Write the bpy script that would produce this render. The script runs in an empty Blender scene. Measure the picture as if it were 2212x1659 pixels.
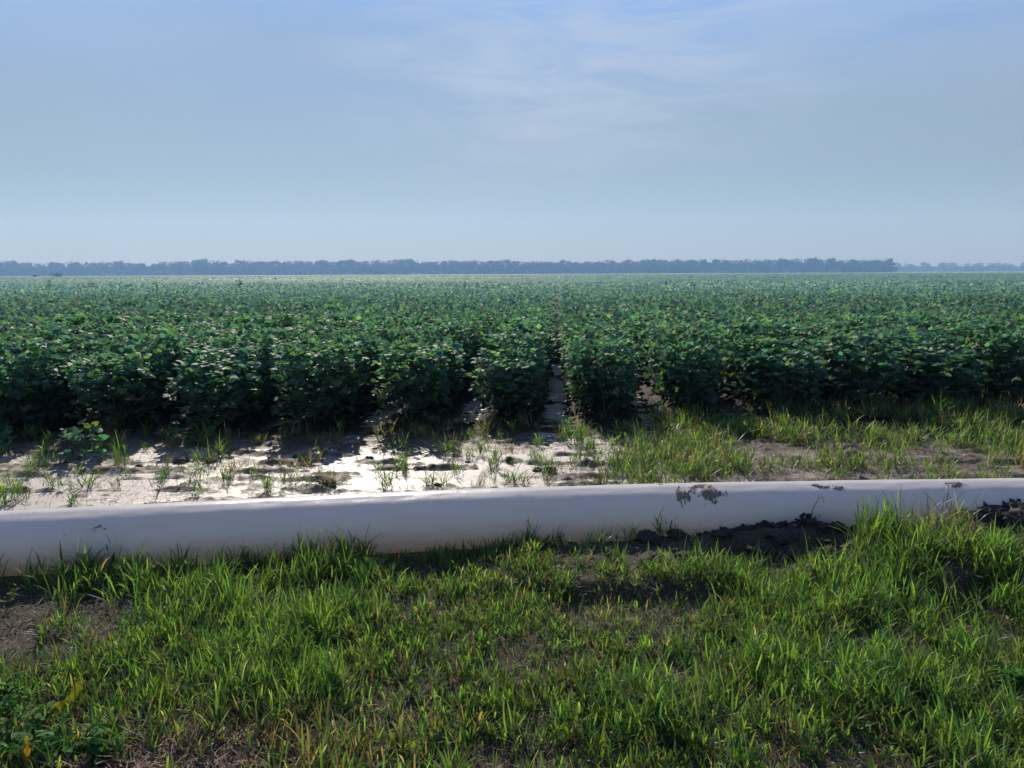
import bpy, math, random
import numpy as np
from mathutils import Vector, Matrix, Euler

random.seed(11)
RNG = np.random.default_rng(11)
R = math.radians
sc = bpy.context.scene
COL = sc.collection

# ------------------------------------------------------------------ camera
H = 1.65
PITCH = R(8.16)
FPX = 1671.0            # focal length in pixels of a 2212 px wide frame
CX, CY = 1106.0, 829.5
ROLL = R(-0.25)
cam_d = bpy.data.cameras.new("camera")
cam_d.sensor_width = 36.0
cam_d.lens = 36.0 * FPX / 2212.0
cam_d.clip_start = 0.05
cam_d.clip_end = 12000
cam = bpy.data.objects.new("camera", cam_d)
COL.objects.link(cam)
cam_m = Matrix.Rotation(math.pi / 2 - PITCH, 4, 'X') @ Matrix.Rotation(ROLL, 4, 'Z')
cam.matrix_world = Matrix.Translation((0, 0, H)) @ cam_m
sc.camera = cam
CAMR = cam_m.to_3x3()


def ground_at(px, py, z=0.0):
    """point of the plane z seen at a pixel of the photograph (2212 px wide)"""
    d = CAMR @ Vector((px - CX, -(py - CY), -FPX))
    t = (z - H) / d.z
    return d.x * t, d.y * t


# ------------------------------------------------------------------ noise
def _hash(ix, iy, seed):
    n = (ix.astype(np.int64) * 374761393 + iy.astype(np.int64) * 668265263 + seed * 1274126177) & 0xFFFFFFFF
    n = ((n ^ (n >> 13)) * 1103515245) & 0xFFFFFFFF
    n = (n ^ (n >> 16)) & 0xFFFFFFFF
    return n / 4294967295.0


def vnoise(x, y, seed=0):
    ix = np.floor(x); iy = np.floor(y)
    fx = x - ix; fy = y - iy
    fx = fx * fx * (3 - 2 * fx); fy = fy * fy * (3 - 2 * fy)
    a = _hash(ix, iy, seed); b = _hash(ix + 1, iy, seed)
    c = _hash(ix, iy + 1, seed); d = _hash(ix + 1, iy + 1, seed)
    return (a + (b - a) * fx) + ((c + (d - c) * fx) - (a + (b - a) * fx)) * fy


def fbm(x, y, seed=0, octv=4, gain=0.5):
    x = np.asarray(x, float); y = np.asarray(y, float)
    s = 0.0; a = 1.0; t = 0.0
    for o in range(octv):
        s = s + a * vnoise(x * 2 ** o + 17.3 * o, y * 2 ** o - 9.1 * o, seed + o)
        t += a; a *= gain
    return s / t          # 0..1


def sstep(a, b, x):
    t = np.clip((x - a) / (b - a), 0, 1)
    return t * t * (3 - 2 * t)


# ------------------------------------------------------------------ layout
PX = np.array([-9.0, -6.0, -2.82, -1.61, -0.29, 1.12, 2.58, 3.2, 6.0, 9.0])
PY = np.array([3.05, 3.60, 4.12, 4.31, 4.52, 4.636, 4.69, 4.71, 4.72, 4.68])
PR = 0.182


def pipe_y(x):
    x = np.asarray(x, float)
    xs = np.linspace(-9, 9, 181)
    ys = np.interp(xs, PX, PY)
    k = np.hanning(13); k /= k.sum()
    ys2 = np.convolve(np.pad(ys, 6, mode='edge'), k, mode='valid')
    return np.interp(x, xs, ys2)


ROW_AZ = R(3.6)
RU = np.array([math.sin(ROW_AZ), math.cos(ROW_AZ)])
RS = 1.02


def row_off(x, y):
    return x - math.tan(ROW_AZ) * y


def field_front(x):
    return 8.45 + 0.13 * np.asarray(x, float)


WL = 0.004


def terrain(x, y):
    x = np.asarray(x, float); y = np.asarray(y, float)
    py = pipe_y(np.clip(x, -9, 9))
    near = 1 - sstep(11, 16, y)
    # foreground verge
    fg = 0.02 + 0.05 * (fbm(x * 1.3, y * 1.3, 3, 3) - 0.5) + 0.045 * (fbm(x * 8, y * 8, 5, 4, 0.65) - 0.5)
    # raised soil on the right, cut by a rut edge
    plat = 0.13 * sstep(1.3, 2.6, x) * sstep(3.62, 3.78, y + 0.12 * (fbm(x * 2.2, y * 0, 8, 3) - .5))
    plat = plat + 0.07 * sstep(-0.4, 0.2, x) * (1 - sstep(0.9, 1.4, x)) * sstep(3.70, 3.82, y + 0.14 * (fbm(x * 3, y * 0, 9, 2) - .5))
    bank_h = np.interp(x, [-9, -0.2, 0.3, 0.75, 1.05, 1.3, 1.75, 2.0, 2.3, 2.6, 3.1, 9],
                       [0, .03, .07, .10, .11, .14, .165, .11, .10, .14, .20, .20])
    dist = y - (py - 0.22)
    bank = bank_h * np.exp(-(dist / np.where(dist < 0, 0.20, 0.15)) ** 2) * (0.75 + 0.5 * fbm(x * 6, y * 6, 21, 3))
    fg = np.maximum(fg + plat, bank + 0.02 * (fbm(x * 18, y * 18, 33, 2) - .2) * (bank_h > 0.02))
    # mud flat beyond the pipe
    n1 = fbm(x * 0.9 + 3, y * 1.4, 41, 3)
    n2 = fbm(x * 6.0, y * 13.0, 43, 5, 0.66)
    n3 = fbm(x * 22.0, y * 26.0, 47, 3, 0.6)
    dry = sstep(0.9, 2.6, x) * 0.020 + sstep(3.2, 4.6, -x) * 0.010
    n4 = fbm(x * 2.0 + 4, y * 9.0, 53, 5, 0.66)
    mud = -0.004 + 0.034 * (n1 - 0.5) + 0.10 * np.maximum(n2 - 0.57, 0) + 0.20 * np.maximum(n4 - 0.565, 0) + 0.028 * (n3 - 0.5) + dry
    # rows stand on low beds; furrows between them
    off = row_off(x, y)
    bed = 0.5 - 0.5 * np.cos(2 * math.pi * (off + 0.05) / RS)
    bedm = sstep(-0.5, 0.3, y - field_front(x))
    mud = mud + bedm * (0.10 * bed - 0.02) + 0.025 * sstep(-1.2, -0.6, y - field_front(x)) * (0.25 + .75 * bed)
    w = sstep(-0.05, 0.12, y - py)
    z = fg * (1 - w) + mud * w
    # keep the bed of the pipe clear
    under = np.exp(-((y - py) / 0.16) ** 2)
    z = z * (1 - under) + np.minimum(z, 0.002) * under
    far = 0.03 * (fbm(x * 0.02, y * 0.02, 77, 2) - .5)
    return z * near + (1 - near) * far


# ------------------------------------------------------------------ mesh helpers
def new_mesh(name, v, loops, sizes, col=None, smooth=False):
    me = bpy.data.meshes.new(name)
    v = np.ascontiguousarray(v, dtype=np.float32)
    loops = np.ascontiguousarray(loops, dtype=np.int32).ravel()
    sizes = np.ascontiguousarray(sizes, dtype=np.int32)
    me.vertices.add(len(v)); me.vertices.foreach_set("co", v.ravel())
    me.loops.add(len(loops)); me.loops.foreach_set("vertex_index", loops)
    me.polygons.add(len(sizes))
    st = np.zeros(len(sizes), np.int32); st[1:] = np.cumsum(sizes)[:-1]
    me.polygons.foreach_set("loop_start", st)
    me.polygons.foreach_set("loop_total", sizes)
    if smooth:
        me.polygons.foreach_set("use_smooth", np.ones(len(sizes), bool))
    me.update(calc_edges=True)
    if col is not None:
        a = me.color_attributes.new("Col", 'FLOAT_COLOR', 'POINT')
        c = np.ones((len(v), 4), np.float32); c[:, :3] = col
        a.data.foreach_set("color", c.ravel())
    return me


class Bag:
    """collects vertices, faces and colours for ONE mesh"""
    def __init__(s):
        s.v = []; s.l = []; s.n = []; s.c = []; s.k = 0

    def add(s, v, faces, col):
        v = np.asarray(v, float); faces = np.asarray(faces, int)
        s.v.append(v); s.l.append((faces + s.k).ravel())
        s.n.append(np.full(len(faces), faces.shape[1]))
        c = np.empty((len(v), 3)); c[:] = col
        s.c.append(c); s.k += len(v)

    def mesh(s, name, smooth=False):
        return new_mesh(name, np.concatenate(s.v), np.concatenate(s.l), np.concatenate(s.n), np.concatenate(s.c), smooth)


def link(name, me, mat, parent=None, loc=None):
    o = bpy.data.objects.new(name, me)
    if mat is not None and len(me.materials) == 0:
        me.materials.append(mat)
    COL.objects.link(o)
    if parent is not None:
        o.parent = parent
    if loc is not None:
        o.location = loc
    return o


def tag(o, label=None, cat=None, group=None, kind=None):
    if label: o["label"] = label
    if cat: o["category"] = cat
    if group: o["group"] = group
    if kind: o["kind"] = kind
    return o


def thing(name, loc, label, cat, group=None, rz=0.0, s=1.0):
    o = bpy.data.objects.new(name, None)
    o.empty_display_size = 0.1
    COL.objects.link(o)
    o.location = loc; o.rotation_euler = (0, 0, rz); o.scale = (s, s, s)
    return tag(o, label, cat, group)


def dup(root, loc, rz, s, label, group):
    r = root.copy(); COL.objects.link(r)
    r.location = loc; r.rotation_euler = (0, 0, rz); r.scale = (s, s, s) if not hasattr(s, '__len__') else s
    r["label"] = label
    if group: r["group"] = group
    for ch in list(root.children):
        c = ch.copy(); COL.objects.link(c); c.parent = r
    return r


def blades(bag, p, az, tilt, ln, wd, curve, col, segs=5, fold=True, taper=1.0, tipcol=None):
    """grass blades: p Nx3 base, az heading, tilt from vertical at the base, curve = total bend"""
    n = len(p)
    if n == 0: return
    az = np.broadcast_to(az, n); tilt = np.broadcast_to(tilt, n).astype(float)
    ln = np.broadcast_to(ln, n); wd = np.broadcast_to(wd, n); curve = np.broadcast_to(curve, n)
    hx = np.cos(az); hy = np.sin(az)
    side = np.stack([-hy, hx, np.zeros(n)], 1)
    tw = RNG.normal(0, 0.5, n)
    pos = p.astype(float).copy(); rows = []
    ncross = 3 if fold else 2
    for k in range(segs + 1):
        t = k / segs
        a = tilt + curve * t * t
        d = np.stack([hx * np.sin(a), hy * np.sin(a), np.cos(a)], 1)
        nrm = np.cross(side, d)
        sd = side * np.cos(tw * t)[:, None] + nrm * np.sin(tw * t)[:, None]
        w = wd * (np.minimum(1.0, 0.55 + 1.6 * t) * (1 - t ** 2.2) ** taper + 0.02) * 0.5
        if fold:
            rows.append(np.stack([pos - sd * w[:, None] + nrm * (w * -0.35)[:, None], pos, pos + sd * w[:, None] + nrm * (w * -0.35)[:, None]], 1))
        else:
            rows.append(np.stack([pos - sd * w[:, None], pos + sd * w[:, None]], 1))
        pos = pos + d * (ln / segs)[:, None]
    V = np.stack(rows, 1)                       # n, segs+1, ncross, 3
    base = np.arange(n)[:, None, None] * ((segs + 1) * ncross)
    k = np.arange(segs)[None, :, None] * ncross
    c = np.arange(ncross - 1)[None, None, :]
    i0 = base + k + c
    F = np.stack([i0, i0 + 1, i0 + 1 + ncross, i0 + ncross], -1).reshape(-1, 4)
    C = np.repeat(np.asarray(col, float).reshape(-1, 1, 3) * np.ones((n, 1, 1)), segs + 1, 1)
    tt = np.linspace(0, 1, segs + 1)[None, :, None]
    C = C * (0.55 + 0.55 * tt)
    if tipcol is not None:
        C = C * (1 - 0.6 * tt ** 3) + np.asarray(tipcol) * 0.6 * tt ** 3
    C = np.repeat(C, ncross, 1).reshape(-1, 3)
    bag.add(V.reshape(-1, 3), F, C)


LEAF8 = np.array([[0, 0, 0], [1, 0, -.10], [.34, 0, .0], [.70, 0, .0],
                  [.30, .33, .07], [.30, -.33, .07], [.68, .24, .03], [.68, -.24, .03]], float)
LEAF8F = np.array([[0, 5, 2], [0, 2, 4], [2, 5, 7], [2, 7, 3], [2, 3, 6], [2, 6, 4], [3, 7, 1], [3, 1, 6]])
LEAF4 = np.array([[0, 0, 0], [.5, .32, .07], [1, 0, -.06], [.5, -.32, .07]], float)
LEAF4F = np.array([[0, 3, 2], [0, 2, 1]])


def leaves(bag, p, az, pitch, roll, size, col, tmpl=LEAF8, tf=LEAF8F, widen=1.0):
    n = len(p)
    if n == 0: return
    ca, sa = np.cos(az), np.sin(az); cp, sp = np.cos(pitch), np.sin(pitch)
    d = np.stack([ca * cp, sa * cp, sp], 1)
    s0 = np.stack([-sa, ca, np.zeros(n)], 1)
    u0 = np.cross(d, s0)
    s = s0 * np.cos(roll)[:, None] + u0 * np.sin(roll)[:, None]
    u = np.cross(d, s)
    T = tmpl[None] * np.asarray(size)[:, None, None]
    V = p[:, None, :] + T[..., 0:1] * d[:, None, :] + T[..., 1:2] * s[:, None, :] * widen + T[..., 2:3] * u[:, None, :]
    F = (np.arange(n)[:, None, None] * len(tmpl) + tf[None]).reshape(-1, 3)
    C = np.repeat(np.asarray(col, float).reshape(-1, 1, 3) * np.ones((n, 1, 1)), len(tmpl), 1).reshape(-1, 3)
    bag.add(V.reshape(-1, 3), F, C)


def tube(bag, pts, r0, r1, col, sides=5):
    pts = [Vector(q) for q in pts]; V = []; n = len(pts)
    for i, q in enumerate(pts):
        d = (pts[min(i + 1, n - 1)] - pts[max(i - 1, 0)]).normalized()
        a = d.orthogonal().normalized(); b = d.cross(a)
        r = r0 + (r1 - r0) * i / (n - 1)
        for k in range(sides):
            t = 2 * math.pi * k / sides
            V.append(q + a * (r * math.cos(t)) + b * (r * math.sin(t)))
    F = []
    for i in range(n - 1):
        for k in range(sides):
            F.append([i * sides + k, i * sides + (k + 1) % sides, (i + 1) * sides + (k + 1) % sides, (i + 1) * sides + k])
    bag.add(np.array(V), np.array(F), col)


# ------------------------------------------------------------------ materials
def mat_new(name):
    m = bpy.data.materials.new(name); m.use_nodes = True
    nt = m.node_tree; nt.nodes.clear()
    return m, nt, nt.nodes, nt.links


def N(nodes, t, **kw):
    n = nodes.new(t)
    for k, v in kw.items():
        setattr(n, k, v)
    return n


def ramp(nodes, stops):
    r = nodes.new('ShaderNodeValToRGB')
    e = r.color_ramp.elements
    while len(e) > 1: e.remove(e[-1])
    e[0].position = stops[0][0]; e[0].color = (*stops[0][1], 1)
    for p, c in stops[1:]:
        q = e.new(p); q.color = (*c, 1)
    return r


def leaf_mat(name, trans=0.4, rough=0.42, spec=0.4, ttint=(1.25, 1.2, 0.45), gain=1.0):
    m, nt, ns, ln = mat_new(name)
    out = N(ns, 'ShaderNodeOutputMaterial')
    at = N(ns, 'ShaderNodeAttribute', attribute_name='Col')
    geo = N(ns, 'ShaderNodeNewGeometry')
    nz = N(ns, 'ShaderNodeTexNoise'); nz.inputs['Scale'].default_value = 7.0
    ln.new(geo.outputs['Position'], nz.inputs['Vector'])
    rp = ramp(ns, [(0.3, (0.75, 0.75, 0.75)), (0.7, (1.25, 1.25, 1.25))])
    ln.new(nz.outputs['Fac'], rp.inputs['Fac'])
    mx = N(ns, 'ShaderNodeMix', data_type='RGBA', blend_type='MULTIPLY')
    mx.inputs['Factor'].default_value = 1.0
    ln.new(at.outputs['Color'], mx.inputs['A']); ln.new(rp.outputs['Color'], mx.inputs['B'])
    bs = N(ns, 'ShaderNodeBsdfPrincipled')
    bs.inputs['Roughness'].default_value = rough
    bs.inputs['Specular IOR Level'].default_value = spec
    ln.new(mx.outputs['Result'], bs.inputs['Base Color'])
    tr = N(ns, 'ShaderNodeBsdfTranslucent')
    tm = N(ns, 'ShaderNodeMix', data_type='RGBA', blend_type='MULTIPLY')
    tm.inputs['Factor'].default_value = 1.0
    tm.inputs['B'].default_value = (ttint[0] * gain, ttint[1] * gain, ttint[2] * gain, 1)
    ln.new(mx.outputs['Result'], tm.inputs['A']); ln.new(tm.outputs['Result'], tr.inputs['Color'])
    ms = N(ns, 'ShaderNodeMixShader'); ms.inputs['Fac'].default_value = trans
    ln.new(bs.outputs[0], ms.inputs[1]); ln.new(tr.outputs[0], ms.inputs[2])
    ln.new(ms.outputs[0], out.inputs['Surface'])
    return m


M_GRASS = leaf_mat("grass_blades", 0.5, 0.42, 0.4, (1.45, 1.5, 0.55), 1.55)
M_STRAW = leaf_mat("dry_straw", 0.3, 0.6, 0.3, (1, 1, 1))
M_SOY = leaf_mat("soybean_leaf", 0.36, 0.60, 0.32, (1.5, 1.7, 0.9), 1.7)
M_CANOPY = leaf_mat("soybean_canopy", 0.34, 0.66, 0.32, (1.4, 1.6, 0.9), 1.5)
M_TREE = leaf_mat("tree_foliage", 0.2, 0.7, 0.2, (1.2, 1.2, 0.6))
M_STEM = leaf_mat("plant_stem", 0.0, 0.7, 0.3)
M_WEED = leaf_mat("weed_leaf", 0.45, 0.65, 0.2, (1.5, 1.6, 0.5), 1.2)


def soil_mat():
    m, nt, ns, ln = mat_new("wet_soil")
    out = N(ns, 'ShaderNodeOutputMaterial')
    geo = N(ns, 'ShaderNodeNewGeometry')
    sep = N(ns, 'ShaderNodeSeparateXYZ'); ln.new(geo.outputs['Position'], sep.inputs[0])
    n1 = N(ns, 'ShaderNodeTexNoise'); n1.inputs['Scale'].default_value = 2.3; n1.inputs['Detail'].default_value = 8
    n2 = N(ns, 'ShaderNodeTexNoise'); n2.inputs['Scale'].default_value = 38; n2.inputs['Detail'].default_value = 6
    n3 = N(ns, 'ShaderNodeTexNoise'); n3.inputs['Scale'].default_value = 160; n3.inputs['Detail'].default_value = 3
    vor = N(ns, 'ShaderNodeTexVoronoi', feature='DISTANCE_TO_EDGE'); vor.inputs['Scale'].default_value = 16
    for n in (n1, n2, n3, vor): ln.new(geo.outputs['Position'], n.inputs['Vector'])
    col = ramp(ns, [(0.30, (0.052, 0.033, 0.018)), (0.5, (0.115, 0.077, 0.043)), (0.62, (0.20, 0.155, 0.11)), (0.8, (0.32, 0.26, 0.20))])
    # silt is paler on the flat beyond the pipe
    flat = N(ns, 'ShaderNodeMapRange'); flat.inputs['From Min'].default_value = 4.5; flat.inputs['From Max'].default_value = 5.2
    flat.inputs['To Min'].default_value = -0.04; flat.inputs['To Max'].default_value = 0.20
    ln.new(sep.outputs['Y'], flat.inputs['Value'])
    ad = N(ns, 'ShaderNodeMath', operation='ADD'); ln.new(n1.outputs['Fac'], ad.inputs[0]); ln.new(flat.outputs[0], ad.inputs[1])
    hz = N(ns, 'ShaderNodeMapRange'); hz.inputs['From Min'].default_value = 0.008; hz.inputs['From Max'].default_value = 0.026
    hz.inputs['To Min'].default_value = 0.0; hz.inputs['To Max'].default_value = -0.24
    ln.new(sep.outputs['Z'], hz.inputs['Value'])
    ad2 = N(ns, 'ShaderNodeMath', operation='ADD'); ln.new(ad.outputs[0], ad2.inputs[0]); ln.new(hz.outputs[0], ad2.inputs[1])
    ln.new(ad2.outputs[0], col.inputs['Fac'])
    dk = N(ns, 'ShaderNodeMix', data_type='RGBA', blend_type='MULTIPLY'); dk.inputs['Factor'].default_value = 0.75
    r2 = ramp(ns, [(0.3, (0.45, 0.45, 0.45)), (0.65, (1.15, 1.12, 1.08))]); ln.new(n2.outputs['Fac'], r2.inputs['Fac'])
    ln.new(col.outputs['Color'], dk.inputs['A']); ln.new(r2.outputs['Color'], dk.inputs['B'])
    crop = N(ns, 'ShaderNodeMapRange'); crop.inputs['From Min'].default_value = 6.9; crop.inputs['From Max'].default_value = 8.0  # from the crop edge on, canopy shade is put into the soil colour
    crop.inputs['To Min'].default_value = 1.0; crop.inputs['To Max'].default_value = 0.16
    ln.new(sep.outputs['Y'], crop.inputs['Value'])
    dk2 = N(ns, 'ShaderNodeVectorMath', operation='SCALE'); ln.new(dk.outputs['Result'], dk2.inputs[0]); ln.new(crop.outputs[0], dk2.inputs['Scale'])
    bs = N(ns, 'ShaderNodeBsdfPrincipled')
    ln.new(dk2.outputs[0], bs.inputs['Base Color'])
    # wet near the water level and beyond the pipe
    wet = N(ns, 'ShaderNodeMapRange'); wet.inputs['From Min'].default_value = 0.004; wet.inputs['From Max'].default_value = 0.020
    wet.inputs['To Min'].default_value = 0.50; wet.inputs['To Max'].default_value = 0.75
    bs.inputs['Specular IOR Level'].default_value = 0.7
    ln.new(sep.outputs['Z'], wet.inputs['Value'])
    fy = N(ns, 'ShaderNodeMapRange'); fy.inputs['From Min'].default_value = 4.4; fy.inputs['From Max'].default_value = 4.9
    fy.inputs['To Min'].default_value = 0.35; fy.inputs['To Max'].default_value = 0.0
    ln.new(sep.outputs['Y'], fy.inputs['Value'])
    ra = N(ns, 'ShaderNodeMath', operation='ADD', use_clamp=True); ln.new(wet.outputs[0], ra.inputs[0]); ln.new(fy.outputs[0], ra.inputs[1])
    ln.new(ra.outputs[0], bs.inputs['Roughness'])
    cs = N(ns, 'ShaderNodeMath', operation='MULTIPLY'); cs.inputs[1].default_value = .7; ln.new(crop.outputs[0], cs.inputs[0]); ln.new(cs.outputs[0], bs.inputs['Specular IOR Level'])
    b1 = N(ns, 'ShaderNodeBump'); b1.inputs['Strength'].default_value = 0.7; b1.inputs['Distance'].default_value = 0.012
    b2 = N(ns, 'ShaderNodeBump'); b2.inputs['Strength'].default_value = 0.6; b2.inputs['Distance'].default_value = 0.004
    ln.new(n2.outputs['Fac'], b1.inputs['Height']); ln.new(n3.outputs['Fac'], b2.inputs['Height'])
    ln.new(b1.outputs[0], b2.inputs['Normal']); ln.new(b2.outputs[0], bs.inputs['Normal'])
    ln.new(bs.outputs[0], out.inputs['Surface'])
    return m


M_SOIL = soil_mat()


def water_mat():
    m, nt, ns, ln = mat_new("muddy_water")
    out = N(ns, 'ShaderNodeOutputMaterial')
    geo = N(ns, 'ShaderNodeNewGeometry')
    n1 = N(ns, 'ShaderNodeTexNoise'); n1.inputs['Scale'].default_value = 75; n1.inputs['Detail'].default_value = 6; n1.inputs['Roughness'].default_value = 0.65
    n2 = N(ns, 'ShaderNodeTexNoise'); n2.inputs['Scale'].default_value = 1.8; n2.inputs['Detail'].default_value = 5
    for n in (n1, n2): ln.new(geo.outputs['Position'], n.inputs['Vector'])
    bs = N(ns, 'ShaderNodeBsdfPrincipled')
    bs.inputs['Base Color'].default_value = (0.27, 0.205, 0.19, 1)
    bs.inputs['IOR'].default_value = 1.6
    bs.inputs['Specular IOR Level'].default_value = 0.6
    bs.inputs['Coat Weight'].default_value = 0.6; bs.inputs['Coat Roughness'].default_value = 0.48; bs.inputs['Coat IOR'].default_value = 1.5
    rr = N(ns, 'ShaderNodeMapRange'); rr.inputs['From Min'].default_value = 0.35; rr.inputs['From Max'].default_value = 0.65
    rr.inputs['To Min'].default_value = 0.43; rr.inputs['To Max'].default_value = 0.60
    ln.new(n2.outputs['Fac'], rr.inputs['Value']); ln.new(rr.outputs[0], bs.inputs['Roughness'])
    b = N(ns, 'ShaderNodeBump'); b.inputs['Strength'].default_value = 1.0; b.inputs['Distance'].default_value = 0.010
    ln.new(n1.outputs['Fac'], b.inputs['Height']); ln.new(b.outputs[0], bs.inputs['Normal'])
    ln.new(bs.outputs[0], out.inputs['Surface'])
    return m


M_WATER = water_mat()


def pipe_mat():
    m, nt, ns, ln = mat_new("white_plastic")
    out = N(ns, 'ShaderNodeOutputMaterial')
    geo = N(ns, 'ShaderNodeNewGeometry')
    sep = N(ns, 'ShaderNodeSeparateXYZ'); ln.new(geo.outputs['Position'], sep.inputs[0])
    n1 = N(ns, 'ShaderNodeTexNoise'); n1.inputs['Scale'].default_value = 5; n1.inputs['Detail'].default_value = 9; n1.inputs['Roughness'].default_value = 0.62
    n2 = N(ns, 'ShaderNodeTexNoise'); n2.inputs['Scale'].default_value = 90; n2.inputs['Detail'].default_value = 2
    mp = N(ns, 'ShaderNodeMapping'); mp.inputs['Scale'].default_value = (2.0, 14, 14)
    n3 = N(ns, 'ShaderNodeTexNoise'); n3.inputs['Scale'].default_value = 1.6; n3.inputs['Detail'].default_value = 7
    for n in (n1, n2): ln.new(geo.outputs['Position'], n.inputs['Vector'])
    ln.new(geo.outputs['Position'], mp.inputs['Vector']); ln.new(mp.outputs[0], n3.inputs['Vector'])
    # dust film, stronger low down
    hz = N(ns, 'ShaderNodeMapRange'); hz.inputs['From Min'].default_value = 0.0; hz.inputs['From Max'].default_value = 0.24
    hz.inputs['To Min'].default_value = 0.42; hz.inputs['To Max'].default_value = 0.0
    ln.new(sep.outputs['Z'], hz.inputs['Value'])
    ad = N(ns, 'ShaderNodeMath', operation='ADD'); sf = N(ns, 'ShaderNodeMath', operation='MULTIPLY_ADD'); sf.inputs[1].default_value = .5; sf.inputs[2].default_value = .25
    ln.new(n3.outputs['Fac'], sf.inputs[0]); ln.new(sf.outputs[0], ad.inputs[0]); ln.new(hz.outputs[0], ad.inputs[1])
    rp = ramp(ns, [(0.40, (0.82, 0.75, 0.70)), (0.60, (0.78, 0.69, 0.63)), (0.76, (0.64, 0.54, 0.43)), (0.92, (0.50, 0.40, 0.28))])
    ln.new(ad.outputs[0], rp.inputs['Fac'])
    bs = N(ns, 'ShaderNodeBsdfPrincipled')
    ln.new(rp.outputs['Color'], bs.inputs['Base Color'])
    rr = N(ns, 'ShaderNodeMapRange'); rr.inputs['To Min'].default_value = 0.18; rr.inputs['To Max'].default_value = 0.42
    ln.new(n1.outputs['Fac'], rr.inputs['Value']); ln.new(rr.outputs[0], bs.inputs['Roughness'])
    bs.inputs['Specular IOR Level'].default_value = 0.4
    b = N(ns, 'ShaderNodeBump'); b.inputs['Strength'].default_value = 0.55; b.inputs['Distance'].default_value = 0.009
    ln.new(n1.outputs['Fac'], b.inputs['Height'])
    b2 = N(ns, 'ShaderNodeBump'); b2.inputs['Strength'].default_value = 0.25; b2.inputs['Distance'].default_value = 0.0012
    ln.new(n2.outputs['Fac'], b2.inputs['Height']); ln.new(b.outputs[0], b2.inputs['Normal']); ln.new(b2.outputs[0], bs.inputs['Normal'])
    tr = N(ns, 'ShaderNodeBsdfTranslucent'); tr.inputs['Color'].default_value = (0.85, 0.80, 0.74, 1)
    ms = N(ns, 'ShaderNodeMixShader'); ms.inputs['Fac'].default_value = 0.24
    ln.new(bs.outputs[0], ms.inputs[1]); ln.new(tr.outputs[0], ms.inputs[2])
    ln.new(ms.outputs[0], out.inputs['Surface'])
    return m


M_PIPE = pipe_mat()


def plain_noise_mat(name, c0, c1, scale, rough=0.8, bump=0.01):
    m, nt, ns, ln = mat_new(name)
    out = N(ns, 'ShaderNodeOutputMaterial')
    geo = N(ns, 'ShaderNodeNewGeometry')
    n1 = N(ns, 'ShaderNodeTexNoise'); n1.inputs['Scale'].default_value = scale; n1.inputs['Detail'].default_value = 8
    ln.new(geo.outputs['Position'], n1.inputs['Vector'])
    rp = ramp(ns, [(0.35, c0), (0.65, c1)]); ln.new(n1.outputs['Fac'], rp.inputs['Fac'])
    bs = N(ns, 'ShaderNodeBsdfPrincipled'); bs.inputs['Roughness'].default_value = rough
    ln.new(rp.outputs['Color'], bs.inputs['Base Color'])
    b = N(ns, 'ShaderNodeBump'); b.inputs['Distance'].default_value = bump
    ln.new(n1.outputs['Fac'], b.inputs['Height']); ln.new(b.outputs[0], bs.inputs['Normal'])
    ln.new(bs.outputs[0], out.inputs['Surface'])
    return m


M_CLOD = plain_noise_mat("soil_clod", (0.016, 0.013, 0.010), (0.050, 0.039, 0.029), 30, 0.85, 0.012)
M_MUDSPOT = plain_noise_mat("drying_mud", (0.11, 0.078, 0.055), (0.30, 0.235, 0.17), 70, 0.75, 0.004)
M_FARFIELD = plain_noise_mat("pale_far_field", (0.16, 0.20, 0.10), (0.24, 0.27, 0.15), 0.02, 0.9, 0.1)

# ------------------------------------------------------------------ ground
def expand(lo, hi, step, out_lo, out_hi, g=1.22):
    a = list(np.arange(lo, hi + step * .5, step))
    s = step
    while a[-1] < out_hi:
        s *= g; a.append(a[-1] + s)
    s = step
    while a[0] > out_lo:
        s *= g; a.insert(0, a[0] - s)
    return np.array(a)


gx = expand(-6.2, 6.2, 0.025, -5000, 5000)
gy = expand(1.6, 10.2, 0.025, -400, 9000)
X, Y = np.meshgrid(gx, gy)
Z = terrain(X, Y)
nx, ny = len(gx), len(gy)
idx = np.arange(nx * ny).reshape(ny, nx)
F = np.stack([idx[:-1, :-1], idx[:-1, 1:], idx[1:, 1:], idx[1:, :-1]], -1).reshape(-1, 4)
me = new_mesh("ground", np.stack([X, Y, Z], -1).reshape(-1, 3), F, np.full(len(F), 4), None, True)
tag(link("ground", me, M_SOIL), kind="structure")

wx = np.linspace(-12, 12, 25); wy = np.linspace(4.0, 14, 11)
WX, WY = np.meshgrid(wx, wy)
# the sheet starts behind the pipe
for j in range(WX.shape[1]):
    y0 = float(pipe_y(np.clip(WX[0, j], -9, 9))) + 0.03
    WY[:, j] = np.linspace(y0, 14, 11)
idx = np.arange(WX.size).reshape(WX.shape)
F = np.stack([idx[:-1, :-1], idx[:-1, 1:], idx[1:, 1:], idx[1:, :-1]], -1).reshape(-1, 4)
me = new_mesh("water", np.stack([WX, WY, np.full_like(WX, WL)], -1).reshape(-1, 3), F, np.full(len(F), 4))
tag(link("water", me, M_WATER), kind="structure")

# far pale field beyond the crop
FAR0 = 400.0
v = np.array([[-3000, FAR0 - 20, .30], [3000, FAR0 + 60, .30], [3000, 1500, .35], [-3000, 1500, .35]])
tag(link("far_field", new_mesh("far_field", v, [0, 1, 2, 3], [4]), M_FARFIELD), kind="structure")

# ------------------------------------------------------------------ pipe
pxs = np.arange(-9, 9.01, 0.03); NS = 72
pyc = pipe_y(pxs)
tx = np.gradient(pxs); ty = np.gradient(pyc); tl = np.hypot(tx, ty); tx /= tl; ty /= tl


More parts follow.
